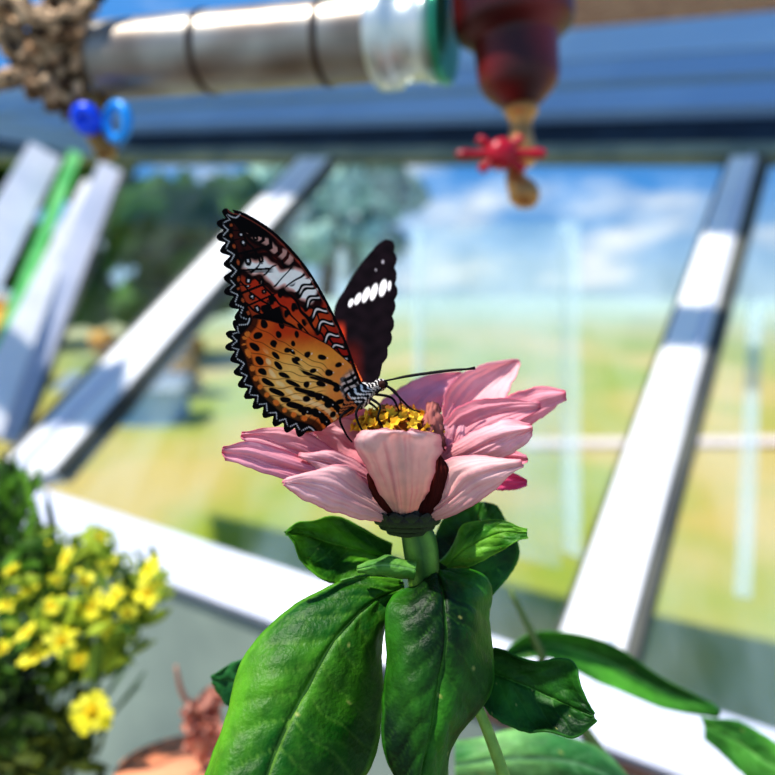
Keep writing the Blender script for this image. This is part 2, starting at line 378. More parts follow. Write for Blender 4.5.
tube(mb,[P(521,v,dt) for v,_ in prof],[q*ps for _,q in prof],bc,seg=28,sub=3); 
tube(mb,[P(519,160,dt),P(515,172,dt-.005),P(517,182,dt-.008),P(523,192,dt-.008),P(525,200,dt-.008),P(525,207,dt-.008)],[11*ps,9*ps,11*ps,15*ps,14*ps,8*ps],bc,seg=24,sub=4)
mb.build('spout',m_brass,tap)
rr_=L3((176,14,40)); mb=MB(); HC=P(501,154,dt-.022)
tube(mb,[HC+Vector((0,-.008,0)),HC+Vector((0,-.006,0)),HC+Vector((0,.005,0)),HC+Vector((0,.014,0))],[6*ps,13*ps,14*ps,8*ps],rr_,seg=24)
for k in range(6):
    a=k*math.pi/3+.03; dv=Vector((math.cos(a),0,math.sin(a)*.42)); 
    tube(mb,[HC+dv*8*ps,HC+dv*24*ps,HC+dv*36*ps,HC+dv*43*ps],[6*ps,4*ps,5.2*ps,3*ps],rr_,seg=12,sub=3)
mb.build('wheel_handle',m_red,tap)
# left fitting
fit=root('pipe_fitting',P(60,60,.6),'mottled brown plumbing elbow fitting with bright blue clamps','pipe fitting')
def mot(s,a): 
    q=noise.noise(Vector((s*13,math.cos(a)*3,math.sin(a)*3))); return mix(L3((214,180,144)),L3((36,22,16)),clamp(.5+q*2.2))
mb=MB(); f=.6/F
tube(mb,[P(-60,16,.62),P(-10,20,.61),P(20,45,.6),P(44,78,.6),P(66,92,.6),P(92,108,.6)],[12*f,14*f,16*f,20*f,20*f,14*f],mot,seg=32,sub=10,jit=.9)
tube(mb,[P(62,-60,.61),P(66,0,.6),P(66,50,.6),P(72,80,.6)],[18*f,20*f,30*f,22*f],mot,seg=32,sub=10,jit=.8)
tube(mb,[P(-30,-6,.58),P(20,8,.58),P(48,24,.57),P(84,10,.56),P(110,-20,.56)],[8*f,10*f,11*f,7*f,6*f],mot,seg=20,sub=10,jit=.9)
tube(mb,[P(-20,86,.6),P(20,78,.59),P(52,88,.585)],[8*f,9*f,10*f],mot,seg=20,sub=10,jit=.9)
random.seed(21)
for k in range(18):
    u=random.gauss(48,22); v=random.gauss(50,24); 
    ball(mb,P(u,v,.59+random.gauss(0,.006)),random.uniform(5,12)*f,mix(L3((190,150,114)),L3((44,26,20)),random.random()**.6),12,8,(1,.6,random.uniform(.4,1)),1.4,3)
mb.build('elbow',m_rust,fit)
mb=MB(); tube(mb,[P(92,98,.6),P(100,130,.6),P(108,158,.6)],[17*f,16*f,9*f],L3((150,116,70)),seg=20,sub=4); mb.build('nozzle',m_brass,fit)
def torus(mb,c,R,r,ax,col):
    ax=ax.normalized(); u=ax.orthogonal().normalized(); w_=ax.cross(u); n=32
    V=[];Fq=[]
    for i in range(n):
        a=2*math.pi*i/n; d=u*math.cos(a)+w_*math.sin(a)
        for k in range(10):
            bb=2*math.pi*k/10; V.append(c+d*(R+r*math.cos(bb))+ax*r*math.sin(bb))
    for i in range(n):
        for k in range(10): Fq.append((i*10+k,i*10+(k+1)%10,((i+1)%n)*10+(k+1)%10,((i+1)%n)*10+k))
    mb.add(V,Fq,col)
m_pl=mat_attr('blue_plastic',0.3,0,0.5,var=.05)
mb=MB(); torus(mb,P(86,119,.575),9*f,7*f,Vector((.3,.8,.4)),L3((10,80,240))); mb.build('blue_clamp',m_pl,fit,label='royal blue ring clamp')
mb=MB(); torus(mb,P(117,122,.575),16*f,5*f,Vector((.5,.7,.1)),L3((30,150,235))); mb.build('blue_clamp',m_pl,fit,label='sky blue ring clamp')

# ------------------------------------------------ zinnia
m_leaf=mat_attr('zinnia_leaf',0.48,0.14,0.25,0.3,900,0.2,220)
m_petal=mat_attr('zinnia_petal',0.65,0.38,0.15,0.15,1200,0.06,300)
m_stem=mat_attr('zinnia_stem',0.5,0,0.4,0.3,1500,0.15,300)
zin=root('zinnia_plant',P(425,700,.21).xy.to_3d()+Vector((0,0,.72)),'pink zinnia in bloom on a thick green stem with broad leaves','flower')
zr=ROOT['zinnia_plant']
sc1=L3((120,160,56)); sc2=L3((60,100,34))
bx,by=zr[0],zr[1]
mb=MB(); tube(mb,[P(412,520,.205),P(420,545,.205),P(424,585,.206),P(430,660,.208),P(436,760,.21),Vector((bx,by,.95)),Vector((bx,by,.86))],[.0036,.0046,.0042,.0036,.0034,.0034,.0038],lambda s,a: mix(sc1,sc2,.5+.5*math.sin(a*5)),seg=24,sub=8)
mb.build('stem',m_stem,zin)
mb=MB(); tube(mb,[P(434,668,.209),P(458,680,.208),P(476,705,.207),P(492,742,.207),P(512,800,.207)],[.0013,.0014,.0015,.0016,.0018],L3((130,165,70)),seg=12,sub=5); mb.build('side_stem',m_stem,zin)
m_terra=mat_noise('terracotta',(200,120,84),(232,160,122),8,0.85,bump=.2)
m_soil=mat_noise('soil',(48,34,26),(76,54,40),60,0.95,bump=.6)
def pot(cx,cy,z0,h,r0,r1,parent,name='pot'):
    mb=MB(); pr=[(0,r0),(.02,r0),(h*.78,r1*.93),(h*.8,r1*1.02),(h,r1*1.05),(h+.001,r1*.96),(h*.85,r1*.88)]
    tube(mb,[Vector((cx,cy,z0+a)) for a,_ in pr],[b_ for _,b_ in pr],(1,1,1),seg=48,caps=False)
    V=[Vector((cx,cy,z0))]+[Vector((cx+r0*math.cos(2*math.pi*k/48),cy+r0*math.sin(2*math.pi*k/48),z0)) for k in range(48)]
    mb.add(V,[(0,1+(k+1)%48,1+k) for k in range(48)],(1,1,1))
    o=mb.build(name,m_terra,parent)
    mb=MB(); V=[Vector((cx,cy,z0+h*.88))]+[Vector((cx+r1*.92*math.cos(2*math.pi*k/48),cy+r1*.92*math.sin(2*math.pi*k/48),z0+h*.86)) for k in range(48)]
    mb.add(V,[(0,1+k,1+(k+1)%48) for k in range(48)],(1,1,1)); mb.build('soil',m_soil,parent)
pot(bx,by,.72,.16,.05,.07,zin)
def leafcol(dark,light,vein,nv=9,seed=0,edge=None):
    def f(s,t,p):
        q=noise.noise(Vector((s*2.2+seed,t*1.0,seed)))*1.3+.42+.2*noise.noise(Vector((s*14+seed,t*7,seed)))
        c=mix(dark,light,clamp(q))
        vp=abs(t); ph=(s*nv-vp*2.0+.25*noise.noise(Vector((s*4,t*3,seed))))%1.0; dv=min(ph,1-ph)
        k=max(clamp(1-vp/.035)*.8,.36*clamp(1-dv/.06)*(1-vp*.6)); 
        ph2=(s*nv*5+4*noise.noise(Vector((s*20,t*10,seed))))%1; 
        k=max(k,.10*clamp(1-min(ph2,1-ph2)/.2))
        if vp>.94: c=mix(c,edge or light,.6)
        sp=noise.noise(Vector((s*60+seed,t*34,3))); 
        if sp>.72: c=mix(c,(.5,.48,.14),.6)
        return mix(c,vein,k)
    return f
def leafdisp(nv,amp,seed=0,wav=0.0):
    def f(s,t):
        vp=abs(t); ph=(s*nv-vp*2.0+.25*noise.noise(Vector((s*4,t*3,seed))))%1.0
        return amp*.7*(math.sin(math.pi*ph)**.7)*min(1,vp*6)*(1-vp**4)-amp*1.2*clamp(1-vp/.07)+ wav*vp**2*math.sin(s*14+seed+(t>0)*1.5)+amp*1.8*noise.noise(Vector((s*5,t*2.4,seed)))+amp*.15*noise.noise(Vector((s*26,t*13,seed)))
    return f
def leaf(st,dark,light,vein,nv=9,seed=0,amp=.0005,wav=.0008,ns=90,nt_=48,parent=zin,label=None,edge=None):
    mb=MB(); patch(mb,st,leafcol(L3(dark),L3(light),L3(vein),nv,seed,L3(edge) if edge else None),ns,nt_,leafdisp(nv,amp,seed,wav),.025,seed)
    return mb.build('leaf',m_leaf,parent,solid=.00035,label=label)
def st3(Lu,Mu,Ru,Ld,Md=None,Rd=None):
    Md=Md or Ld; Rd=Rd or Ld
    return [((*Lu[i],Ld[i]),(*Mu[i],Md[i]),(*Ru[i],Rd[i])) for i in range(len(Lu))]
# A large leaf, folded along the midrib
leaf(st3([(400,582),(345,580),(292,606),(252,650),(224,705),(206,770),(192,840)],
         [(402,588),(370,604),(334,642),(307,690),(284,735),(264,790),(248,850)],
         [(410,594),(394,618),(382,655),(385,700),(382,742),(352,790),(300,860)],
         [.206,.204,.200,.195,.189,.183,.177],[.205,.200,.193,.187,.181,.175,.171],[.205,.204,.204,.202,.199,.193,.184]),
     (18,80,8),(94,156,30),(140,184,72),10,1,.0008,.0010,label='large drooping green leaf with pale veins')
# B front leaf
leaf(st3([(424,576),(398,598),(384,636),(380,690),(388,740),(394,790),(404,850)],
         [(438,573),(444,600),(446,640),(440,690),(430,740),(420,790),(418,850)],
         [(450,570),(486,586),(497,622),(486,680),(467,730),(448,785),(432,850)],
         [.204,.195,.189,.185,.182,.181,.178],[.203,.190,.185,.182,.180,.179,.177],[.204,.203,.201,.198,.194,.190,.184]),
     (6,40,6),(52,116,22),(84,140,40),9,5,.0009,.0014,label='dark green leaf hanging straight down')
# C
leaf(st3([(476,650),(505,651),(540,660),(571,664),(584,690),(594,714)],[(474,668),(500,676),(525,686),(552,698),(574,708),(594,716)],[(478,690),(490,716),(515,728),(545,733),(574,738),(595,719)],
         [.212,.209,.206,.203,.2,.198],[.215,.212,.209,.206,.201,.198],[.21,.206,.203,.2,.198,.197]),
     (10,50,12),(48,112,30),(86,146,52),7,9,.0005,.0008)
# D
leaf(st3([(440,575),(434,543),(444,518),(464,504)],[(464,582),(470,548),(476,525),(482,502)],[(492,596),(518,562),(512,530),(496,506)],[.216,.222,.226,.228]),
     (10,50,10),(56,122,26),(90,146,50),6,12,.0005,.0010)
leaf(st3([(440,562),(462,528),(494,519),(527,529)],[(446,566),(470,546),(500,533),(527,533)],[(450,572),(480,562),(510,546),(527,536)],[.214,.211,.207,.203],[.212,.208,.205,.203],[.213,.207,.203,.202]),
     (50,112,20),(126,184,56),(150,196,90),6,15,.0004,.0008)
# E
leaf(st3([(392,545),(360,525),(325,517),(302,521),(286,530)],[(390,560),(357,550),(330,543),(305,535),(285,532)],[(386,572),(352,578),(325,583),(302,562),(286,535)],
         [.214,.212,.21,.208,.206],[.215,.215,.213,.210,.206],[.213,.210,.208,.207,.206]),
     (20,80,10),(92,156,32),(124,182,60),7,18,.0005,.0006)
# F
leaf(st3([(416,562),(385,556),(358,566)],[(416,570),(385,565),(357,569)],[(414,580),(385,576),(358,573)],[.2,.2,.2],[.197,.197,.199],[.199,.199,.2]),
     (70,126,44),(116,168,72),(140,186,110),5,21,.0002,.0002,30,16)
leaf(st3([(402,580),(372,574),(340,580)],[(404,584),(372,580),(340,582)],[(404,590),(372,588),(340,585)],[.206,.206,.206]),(60,120,40),(100,160,70),(140,186,110),5,23,.0002,.0002,30,16)
# I
leaf(st3([(275,650),(238,660),(212,676)],[(275,682),(238,682),(212,680)],[(275,712),(240,710),(216,694)],[.235,.238,.24]),(20,76,34),(50,118,52),(90,150,76),5,27,ns=40,nt_=20)

# flower head (calyx bulb as the part)
gc=L3((60,80,30)); gd=L3((16,18,10))
mb=MB(); c0=P(407,518,.204)
tube(mb,[c0+Vector((0,0,-.0046)),c0+Vector((0,0,-.0036)),c0+Vector((0,0,-.0018)),c0+Vector((0,0,0)),c0+Vector((0,0,.003)),c0+Vector((0,0,.010)),c0+Vector((0,0,.016))],[.003,.0048,.0074,.0088,.0088,.008,.008],gd,seg=32,sub=4)
for ring in range(4):
    n=15; z=-.0040+ring*.0014
    for k in range(n):
        a=2*math.pi*(k+.5*(ring%2))/n; d=Vector((math.cos(a),math.sin(a),0)); tn=Vector((-d.y,d.x,0)); rb=[.0048,.0068,.0082,.0088][ring]
        V=[]
        for i in range(5):
            for j in range(5):
                s=i/4; t=-1+j/2; ww=.0022*math.sqrt(max(0,1-(s*1.0-.3)**2*2.0))*(1 if s<1 else .5)
                V.append(c0+d*(rb+.0004+.0012*s-.0004*t*t)+tn*ww*t+Vector((0,0,z+s*.0026)))
        mb.add(V,[(i*5+j,i*5+j+1,(i+1)*5+j+1,(i+1)*5+j) for i in range(4) for j in range(4)],[mix(gc,gd,clamp(.35+(i/4)**1.5+.15*random.random())) for i in range(5) for j in range(5)])
head=mb.build('flower_head',m_stem,zin,label='scaly dark green calyx holding the pink petals')
def petcol(base,tip,edge,seed,vs=.5,shade=1):
    base,tip,edge=L3(base),L3(tip),L3(edge)
    def f(s,t,p):
        c=mix(base,tip,clamp(s*1.6))
        v=noise.noise(Vector((t*13+seed,s*1.6,seed)))+.6*noise.noise(Vector((t*34+seed,s*3,seed)))+.3*noise.noise(Vector((t*5,s*9,seed)))
        c=mix(c,edge,clamp(v*vs))
        e=max(clamp((abs(t)-.9)/.1),clamp((s-.95)/.05))
        return mix(c,edge,e*.7)
    return f
def petal(st,base,tip,edge,seed,vs=.45,label=None,wav=.0006,parent=None):
    mb=MB(); patch(mb,st,petcol(base,tip,edge,seed,vs*.8),60,40,lambda s,t: .0004*noise.noise(Vector((t*6+seed,s*1.2,seed)))+.0002*noise.noise(Vector((t*16+seed,s*4,seed)))-.0008*math.exp(-(t/.12)**2)*math.sin(math.pi*min(1,s*1.1))+wav*(.3+s)*noise.noise(Vector((t*1.5+seed,s*2.6,seed*2)))*2.8,.08,seed)
    return mb.build('petal',m_petal,head,solid=.00018,label=label)
petal(st3([(392,516),(377,490),(361,458),(355,441),(362,431),(386,429)],[(404,519),(402,488),(398,456),(396,440),(398,434),(404,431)],[(418,516),(429,488),(438,460),(442,443),(438,434),(414,430)],
  [.2,.190,.183,.180,.178,.177],[.197,.187,.181,.178,.177,.177],[.2,.190,.184,.181,.179,.177]),(222,172,150),(252,210,204),(220,124,138),1,.9,'pale pink front petal with fine veins')
petal(st3([(396,512),(366,486),(345,467),(314,468),(284,481)],[(392,518),(362,502),(335,488),(308,481),(282,482)],[(391,523),(362,520),(328,511),(300,497),(284,484)],
  [.2,.196,.192,.188,.184],[.198,.193,.188,.185,.182],[.2,.194,.189,.185,.182]),(228,176,162),(252,206,204),(224,118,140),2,.6,'pale pink petal with veins')
petal(st3([(365,476),(322,464),(285,450),(252,443),(224,446)],[(360,482),(318,475),(278,464),(248,454),(222,452)],[(352,487),(312,485),(276,477),(246,466),(226,460)],
  [.203,.199,.195,.191,.187],[.202,.197,.193,.189,.187],[.202,.196,.192,.189,.187]),(240,146,162),(250,186,196),(206,66,104),3,.35)
petal(st3([(365,470),(332,448),(300,432),(268,428),(243,433)],[(362,475),(322,461),(292,449),(263,440),(241,437)],[(360,480),(318,472),(286,463),(260,452),(243,441)],
  [.208,.206,.204,.201,.198],[.208,.205,.202,.2,.198]),(240,144,162),(252,192,200),(214,80,114),4,.35)
petal(st3([(378,478),(348,458),(325,450),(300,452)],[(374,484),(346,470),(322,462),(298,456)],[(372,490),(344,482),(322,474),(300,461)],[.202,.200,.198,.196],[.2,.198,.196,.195]),(232,150,154),(252,200,202),(212,90,114),25,.4)
petal(st3([(380,455),(368,428),(345,418),(315,426)],[(374,460),(352,446),(335,436),(313,432)],[(368,470),(345,468),(328,452),(315,437)],[.209,.211,.211,.21]),(232,140,154),(252,196,202),(216,100,124),5,.35)
petal(st3([(421,513),(438,488),(443,462),(482,455),(519,461)],[(425,518),(450,500),(470,481),(495,471),(523,465)],[(430,523),(460,513),(488,496),(510,480),(523,468)],
  [.2,.195,.192,.189,.186],[.198,.192,.189,.186,.184],[.2,.194,.19,.187,.185]),(228,172,158),(252,210,206),(224,118,138),6,.6,'pale pink petal with veins')
petal(st3([(436,458),(458,440),(480,427),(506,420),(530,423)],[(442,464),(470,452),(492,442),(512,435),(533,429)],[(450,472),(480,464),(503,457),(522,447),(532,435)],
  [.206,.203,.201,.199,.197],[.204,.2,.198,.197,.196]),(232,154,156),(253,206,208),(228,112,138),7,.45)
petal(st3([(450,445),(490,410),(515,393),(540,387),(565,391)],[(458,447),(495,425),(520,411),(542,402),(566,395)],[(470,452),(502,440),(530,426),(549,413),(565,400)],
  [.214,.216,.217,.217,.216],[.215,.217,.217,.216,.215]),(240,154,166),(252,184,194),(222,44,96),8,.4)
petal(st3([(448,440),(443,405),(450,382),(480,365),(514,359)],[(456,440),(463,412),(478,392),(497,376),(519,360)],[(466,442),(489,424),(506,403),(515,383),(520,364)],
  [.215,.221,.225,.229,.231],[.217,.225,.229,.231,.232],[.215,.219,.223,.227,.231]),(240,172,174),(253,206,208),(230,110,140),9,.45)
petal(st3([(392,430),(376,412),(392,392),(424,377),(461,372)],[(408,432),(408,410),(424,395),(442,384),(463,374)],[(436,432),(440,410),(449,397),(457,386),(464,377)],
  [.22,.226,.231,.236,.24]),(238,158,170),(252,186,198),(220,94,126),10,.4)
petal(st3([(455,475),(490,469),(512,472),(527,480)],[(455,482),(490,478),(512,480),(527,482)],[(455,490),(490,490),(512,490),(527,486)],[.214,.215,.214,.213]),(206,80,120),(244,110,156),(200,40,100),11,.4)
petal(st3([(455,462),(486,450),(512,450),(526,456)],[(455,470),(490,460),(512,458),(528,459)],[(455,480),(490,472),(512,468),(527,463)],[.211,.211,.210,.209]),(222,120,140),(248,170,184),(210,70,110),24,.4)
petal(st3([(395,432),(360,406),(330,408),(304,424)],[(388,438),(356,426),(330,424),(303,429)],[(384,446),(350,445),(325,440),(305,434)],[.222,.226,.229,.23]),(234,140,158),(250,180,194),(210,96,120),12,.4)
petal(st3([(395,436),(365,418),(340,414),(318,420)],[(388,442),(362,432),(338,430),(317,426)],[(384,450),(354,450),(332,446),(318,434)],[.214,.216,.217,.218]),(234,140,158),(252,190,202),(210,96,120),22,.4)
petal(st3([(430,440),(462,405),(500,398),(540,402)],[(434,448),(470,425),(505,412),(541,405)],[(440,456),(480,440),(512,424),(541,409)],[.211,.213,.213,.212]),(232,154,162),(252,190,198),(222,70,110),13,.4)
petal(st3([(440,448),(442,425),(452,405)],[(452,452),(456,432),(460,408)],[(466,454),(470,436),(468,412)],[.209,.212,.216]),(226,130,146),(250,190,198),(206,90,114),14,.4)
# dried maroon petals
for st_,sd_ in ((st3([(390,516),(374,496),(367,474)],[(396,516),(383,494),(375,468)],[(403,514),(394,488),(384,466)],[.1985,.1935,.1905],[.197,.192,.1895],[.1985,.1935,.1905]),31),
             (st3([(412,514),(416,484),(430,452)],[(424,516),(431,484),(437,450)],[(436,514),(448,482),(443,454)],[.1975,.1925,.1905],[.196,.191,.1895],[.1975,.1925,.1905]),32)):
    petal(st_,(64,16,16),(100,36,30),(26,6,8),sd_,.8,'shrivelled dark maroon petal')
# disc
m_disc=mat_attr('zinnia_disc',0.7,0.15,0.2,0.3,1500,0.2,500)
cd=P(396,438,.208); mb=MB()
ball(mb,cd,.0098,lambda d: mix(L3((120,60,20)),L3((180,104,36)),clamp(d.z)),32,16,(1,1,.6),.15,9)
random.seed(3)
for k in range(56):
    rr=.0098*math.sqrt((k+.5)/56)*1.02; a=k*2.39996; q=min(.999,rr/.0104)
    n=Vector((math.cos(a)*q+random.gauss(0,.15),math.sin(a)*q+random.gauss(0,.15),math.sqrt(1-q*q)*.8)).normalized(); c=cd+Vector((math.cos(a)*rr,math.sin(a)*rr,.0058*math.sqrt(1-q*q)))
    yc=mix(L3((255,214,70)),L3((240,166,36)),random.random()) if rr>.004 else mix(L3((224,150,44)),L3((150,86,36)),random.random())
    u_=n.orthogonal().normalized(); w_=n.cross(u_); top=c+n*.0018
    tube(mb,[c,top],[.0005,.0008],mix(yc,(0.3,.12,.02),.3),seg=6)
    for j in range(5):
        aa=j*2*math.pi/5+k+random.random()*.5; dd_=u_*math.cos(aa)+w_*math.sin(aa); e_=n.cross(dd_); up_=random.uniform(.0003,.0014)
        mb.add([top-e_*.0005,top+dd_*.0010-e_*.0007+n*up_,top+dd_*.0017+n*up_*1.4,top+dd_*.0010+e_*.0007+n*up_,top+e_*.0005],[(0,1,2,3,4)],yc)
mb.build('flower_disc',m_disc,head,label='domed disc with small yellow florets')
mb=MB(); patch(mb,st3([(424,446),(422,424),(428,404)],[(432,448),(431,422),(434,402)],[(446,450),(443,428),(441,408)],[.200,.202,.206],[.199,.200,.204],[.201,.202,.206]),petcol((110,50,44),(206,130,118),(70,22,24),33,1.0),30,18,lambda s,t: .0009*noise.noise(Vector((t*3,s*5,2))),.25,33)
mb.build('petal',m_petal,head,solid=.0003,label='small curled brownish-pink inner petal')

# ------------------------------------------------ butterfly
m_wing=mat_attr('wing_scales',0.7,0.15,0.1,0.0,200,0.05,800)
m_wingd=mat_attr('dark_wing_scales',0.9,0.0,0.03,0.0,200,0.05,800)
m_body=mat_attr('butterfly_fur',0.8,0,0.2,0.3,2500,0.15,1500)
bf=root('butterfly',P(355,398,.2),'orange, black and white lacewing butterfly perched with raised wings','butterfly')
B0=np.array([362.,388.])
def inside(poly,U,Vv):
    poly=np.array(poly); ins=np.zeros(U.shape,bool); n=len(poly); j=n-1
    for i in range(n):
        xi,yi=poly[i];xj,yj=poly[j]
        c=((yi>Vv)!=(yj>Vv))&(U<(xj-xi)*(Vv-yi)/(yj-yi+1e-12)+xi); ins^=c; j=i
    return ins
def seg_d(pts,U,Vv):
    best=np.full(U.shape,1e9)
    for (x0,y0),(x1,y1) in zip(pts[:-1],pts[1:]):
        dx,dy=x1-x0,y1-y0; t=np.clip(((U-x0)*dx+(Vv-y0)*dy)/(dx*dx+dy*dy+1e-9),0,1)
        best=np.minimum(best,np.hypot(U-x0-t*dx,Vv-y0-t*dy))
    return best
def sm(x,a,b): t=np.clip((x-a)/(b-a),0,1); return t*t*(3-2*t)
def smooth_poly(pts,n=8):
    P2=[Vector((a,b,0)) for a,b in pts]; m=(len(pts)-1)*n
    return [(cr(P2,i/m).x,cr(P2,i/m).y) for i in range(m+1)]
def scallop(pts,nl,amp):
    p=np.array(smooth_poly(pts,24)); s=np.r_[0,np.cumsum(np.hypot(*np.diff(p,axis=0).T))]; s/=s[-1]
    tg=np.gradient(p,axis=0); nrm=np.c_[tg[:,1],-tg[:,0]]; nrm/=np.linalg.norm(nrm,axis=1)[:,None]
    sg=np.sign(np.sum(nrm*(p-B0),axis=1)); nrm*=sg[:,None]
    off=amp*(np.abs(np.sin(math.pi*s*nl))-.6)
    return [tuple(x) for x in p+nrm*off[:,None]],p,s
def wing(name,poly,depthf,colf,step=.5,label=None,mat=None):
    poly=np.array(poly); u0,v0=poly.min(0)-1; u1,v1=poly.max(0)+1
    us=np.arange(u0,u1,step); vs=np.arange(v0,v1,step); U,Vv=np.meshgrid(us,vs); ins=inside(poly,U,Vv)
    D=depthf(U,Vv); C=colf(U,Vv)
    X=(U-387.5)/F*D; Z=CZ-(Vv-387.5)/F*D
    idx=-np.ones(U.shape,int); f=ins[:-1,:-1]&ins[1:,:-1]&ins[:-1,1:]&ins[1:,1:]
    use=np.zeros_like(ins); use[:-1,:-1]|=f; use[1:,:-1]|=f; use[:-1,1:]|=f; use[1:,1:]|=f
    idx[use]=np.arange(use.sum())
    V=np.c_[X[use],D[use],Z[use]]; fi=np.argwhere(f)
    Fq=[(idx[i,j],idx[i+1,j],idx[i+1,j+1],idx[i,j+1]) for i,j in fi]
    mb=MB(); mb.v=[tuple(map(float,x)) for x in V]; mb.f=[tuple(int(q) for q in x) for x in Fq]; mb.c=[tuple(x) for x in C[use]]
    return mb.build(name,mat or m_wing,bf,label=label,solid=.00012)
HN=np.array([-.664,-.748]); H1=np.array([378.,378.])
def pdist(U,V): return (U-H1[0])*HN[0]+(V-H1[1])*HN[1]
def dnear(extra=0):
    def f(U,V):
        p=pdist(U,V); return .1985-.00008*p-extra+.0000001*(p-100)**2 -.0002*np.sin(p/38.)
    return f
def dfar(extra=0):
    def f(U,V): p=pdist(U,V); return .203+.00036*np.maximum(p,0)+extra
    return f
def lay(C,col,m): 
    m=np.clip(m,0,1)[...,None]; return C*(1-m)+lin(col)*m
def frac_margin(P_,s,U,V):
    sh=U.shape; q=np.c_[U.ravel(),V.ravel()]; best=np.full(len(q),1e9); sp=np.zeros(len(q))
    for k in range(0,len(P_),2):
        d=np.hypot(q[:,0]-P_[k,0],q[:,1]-P_[k,1]); m=d<best; best[m]=d[m]; sp[m]=s[k]
    return best.reshape(sh),sp.reshape(sh)
def nz2(U,V,sc):
    return (np.sin(U*sc+1.3*np.sin(V*sc*.7))+np.sin(V*sc*1.3+1.7*np.sin(U*sc*.6+1)))*.25+.5
def warp(U,V,a=1.2,sc=.22):
    return U+a*np.sin(V*sc+1.7*np.sin(U*sc*.8)), V+a*np.sin(U*sc*1.1+1.3*np.sin(V*sc*.9+2))
BK=(14,9,11)
# near forewing
lead=smooth_poly([(364,388),(354,362),(346,340),(336,318),(323,293),(309,270),(293,250),(275,232),(258,220),(243,212),(232,209)],6)
mg_f=[(232,209),(223,213),(219,226),(220,242),(225,257),(227,272),(226,288),(231,303),(240,324)]
scf,Pf,sf=scallop(mg_f,9,8)
FWp=lead+scf+[(275,345),(320,368),(350,388)]
def col_fw(U,V):
    C=np.zeros(U.shape+(3,)); C[:]=lin((202,56,28))
    dm,s=frac_margin(Pf,sf,U,V); dl=seg_d(lead,U,V)
    U,V=warp(U,V)
    r=np.hypot(U-B0[0],V-B0[1]); th=np.degrees(np.arctan2(-(V-B0[1]),U-B0[0]))%360
    cs=(s*9)%1
    C=lay(C,(166,28,22),sm(r,110,60)*.8)
    C=lay(C,(226,100,36),sm(V,302,330)*sm(r,60,90)*.8)
    C=lay(C,(66,24,20),sm(r,150,172)*sm(V,296,266))
    C=lay(C,(168,66,34),sm(26-dm,0,6)*sm(V,256,294)*.8)
    for a in (122,128,134,139,144,149):
        dd=np.abs(np.sin(np.radians(th-a)))*r; C=lay(C,BK,sm(1.4-dd,0,.8)*sm(r,30,40))
    b0=np.array([240.,260.]);b1=np.array([320.,292.]); d=b1-b0; L=np.hypot(*d); t=((U-b0[0])*d[0]+(V-b0[1])*d[1])/L/L; pd=((U-b0[0])*d[1]-(V-b0[1])*d[0])/L
    pd=pd+2.0*np.sin(t*17)+1.0*np.sin(t*41)
    hw=8+8*np.clip(t,0,1)
    C=lay(C,BK,sm(hw+6-np.abs(pd),0,3)*sm(t,-.05,.02)*sm(1.10-t,0,.05)*.95)
    wb=sm(hw-np.abs(pd),0,3.5)*sm(t,0.04,.12)*sm(1.0-t,0,.06)
    C=lay(C,(232,166,148),wb); C=lay(C,(255,242,230),wb*sm(hw-2.5-np.abs(pd),0,3.5))
    for tt in (.20,.36,.52,.68,.83):
        C=lay(C,BK,sm(1.3-np.abs(t-tt-pd*.006)*L,0,.8)*wb)
    b0=np.array([246.,228.]);b1=np.array([296.,264.]); d=b1-b0; L=np.hypot(*d); t=((U-b0[0])*d[0]+(V-b0[1])*d[1])/L/L; pd=np.abs((U-b0[0])*d[1]-(V-b0[1])*d[0])/L
    st_=np.abs(((t*6+pd*.05)%1)-.5)
    C=lay(C,BK,sm(9.5-pd,0,3)*sm(t,-.15,0)*sm(1.05-t,0,.1)*.92)
    C=lay(C,(206,150,134),sm(5.5-pd,0,3)*sm(t,0,.1)*sm(1-t,0,.1)*sm(.32-st_,0,.1))
    ph=((r+2.5*np.sin(dl*.35))/13.5)%1; inner=sm(27-dl,0,3)*sm(126-r,0,4)*sm(r,16,22)
    C=lay(C,BK,inner*sm(.30-np.abs(ph-.5),0,.07))
    C=lay(C,(236,216,204),inner*sm(.10-np.abs(ph-.5),0,.05)*sm(dl,4,6)*sm(22-dl,0,4))
    in2=sm(dl,26,30)*sm(150-r,0,4)*sm(r,34,42)
    for rr0,sz in ((52,3.2),(70,3.8),(88,4.2),(106,4.6),(126,5.0)):
        cell=((th-122)/5.4)%1; lat=(cell-.5)*np.radians(5.4)*r
        C=lay(C,BK,in2*sm(sz-np.hypot(lat*1.0,(r-rr0+np.abs(lat)*.6)),0,1.4))
    for w0,rad,c in ((22,4.0,BK),(22,1.7,(240,226,220)),(35,3.4,BK),(35,1.0,(230,180,160))):
        C=lay(C,c,sm(rad-np.hypot((cs-.5)*12,dm-w0),0,1.2))
    vc=np.minimum(cs,1-cs)*12
    C=lay(C,BK,sm(1.4-vc,0,.8)*sm(48-dm,0,6))
    C=lay(C,BK,sm(15.5-dm,0,2.5))
    z=3+6.5*np.abs(cs-.5)*2
    C=lay(C,(232,222,216),sm(.75-np.abs(dm-z)*.62,0,.8)*sm(dm,0.3,1.2)*sm(np.abs(cs-.5),.04,.12)*.9)
    C=lay(C,(190,90,48),sm(2.0-np.hypot((cs-.5)*10,dm-12),0,1)*.9)
    C=lay(C,BK,sm(3.4-dl,0,1.2))
    C=lay(C,(150,70,54),sm(.8-np.abs(dl-4.0),0,.5)*sm(r,40,60)*.7)
    return C
wing('forewing',FWp,dnear(0),col_fw,label='underside of forewing, red-orange with white band and scalloped black edge')
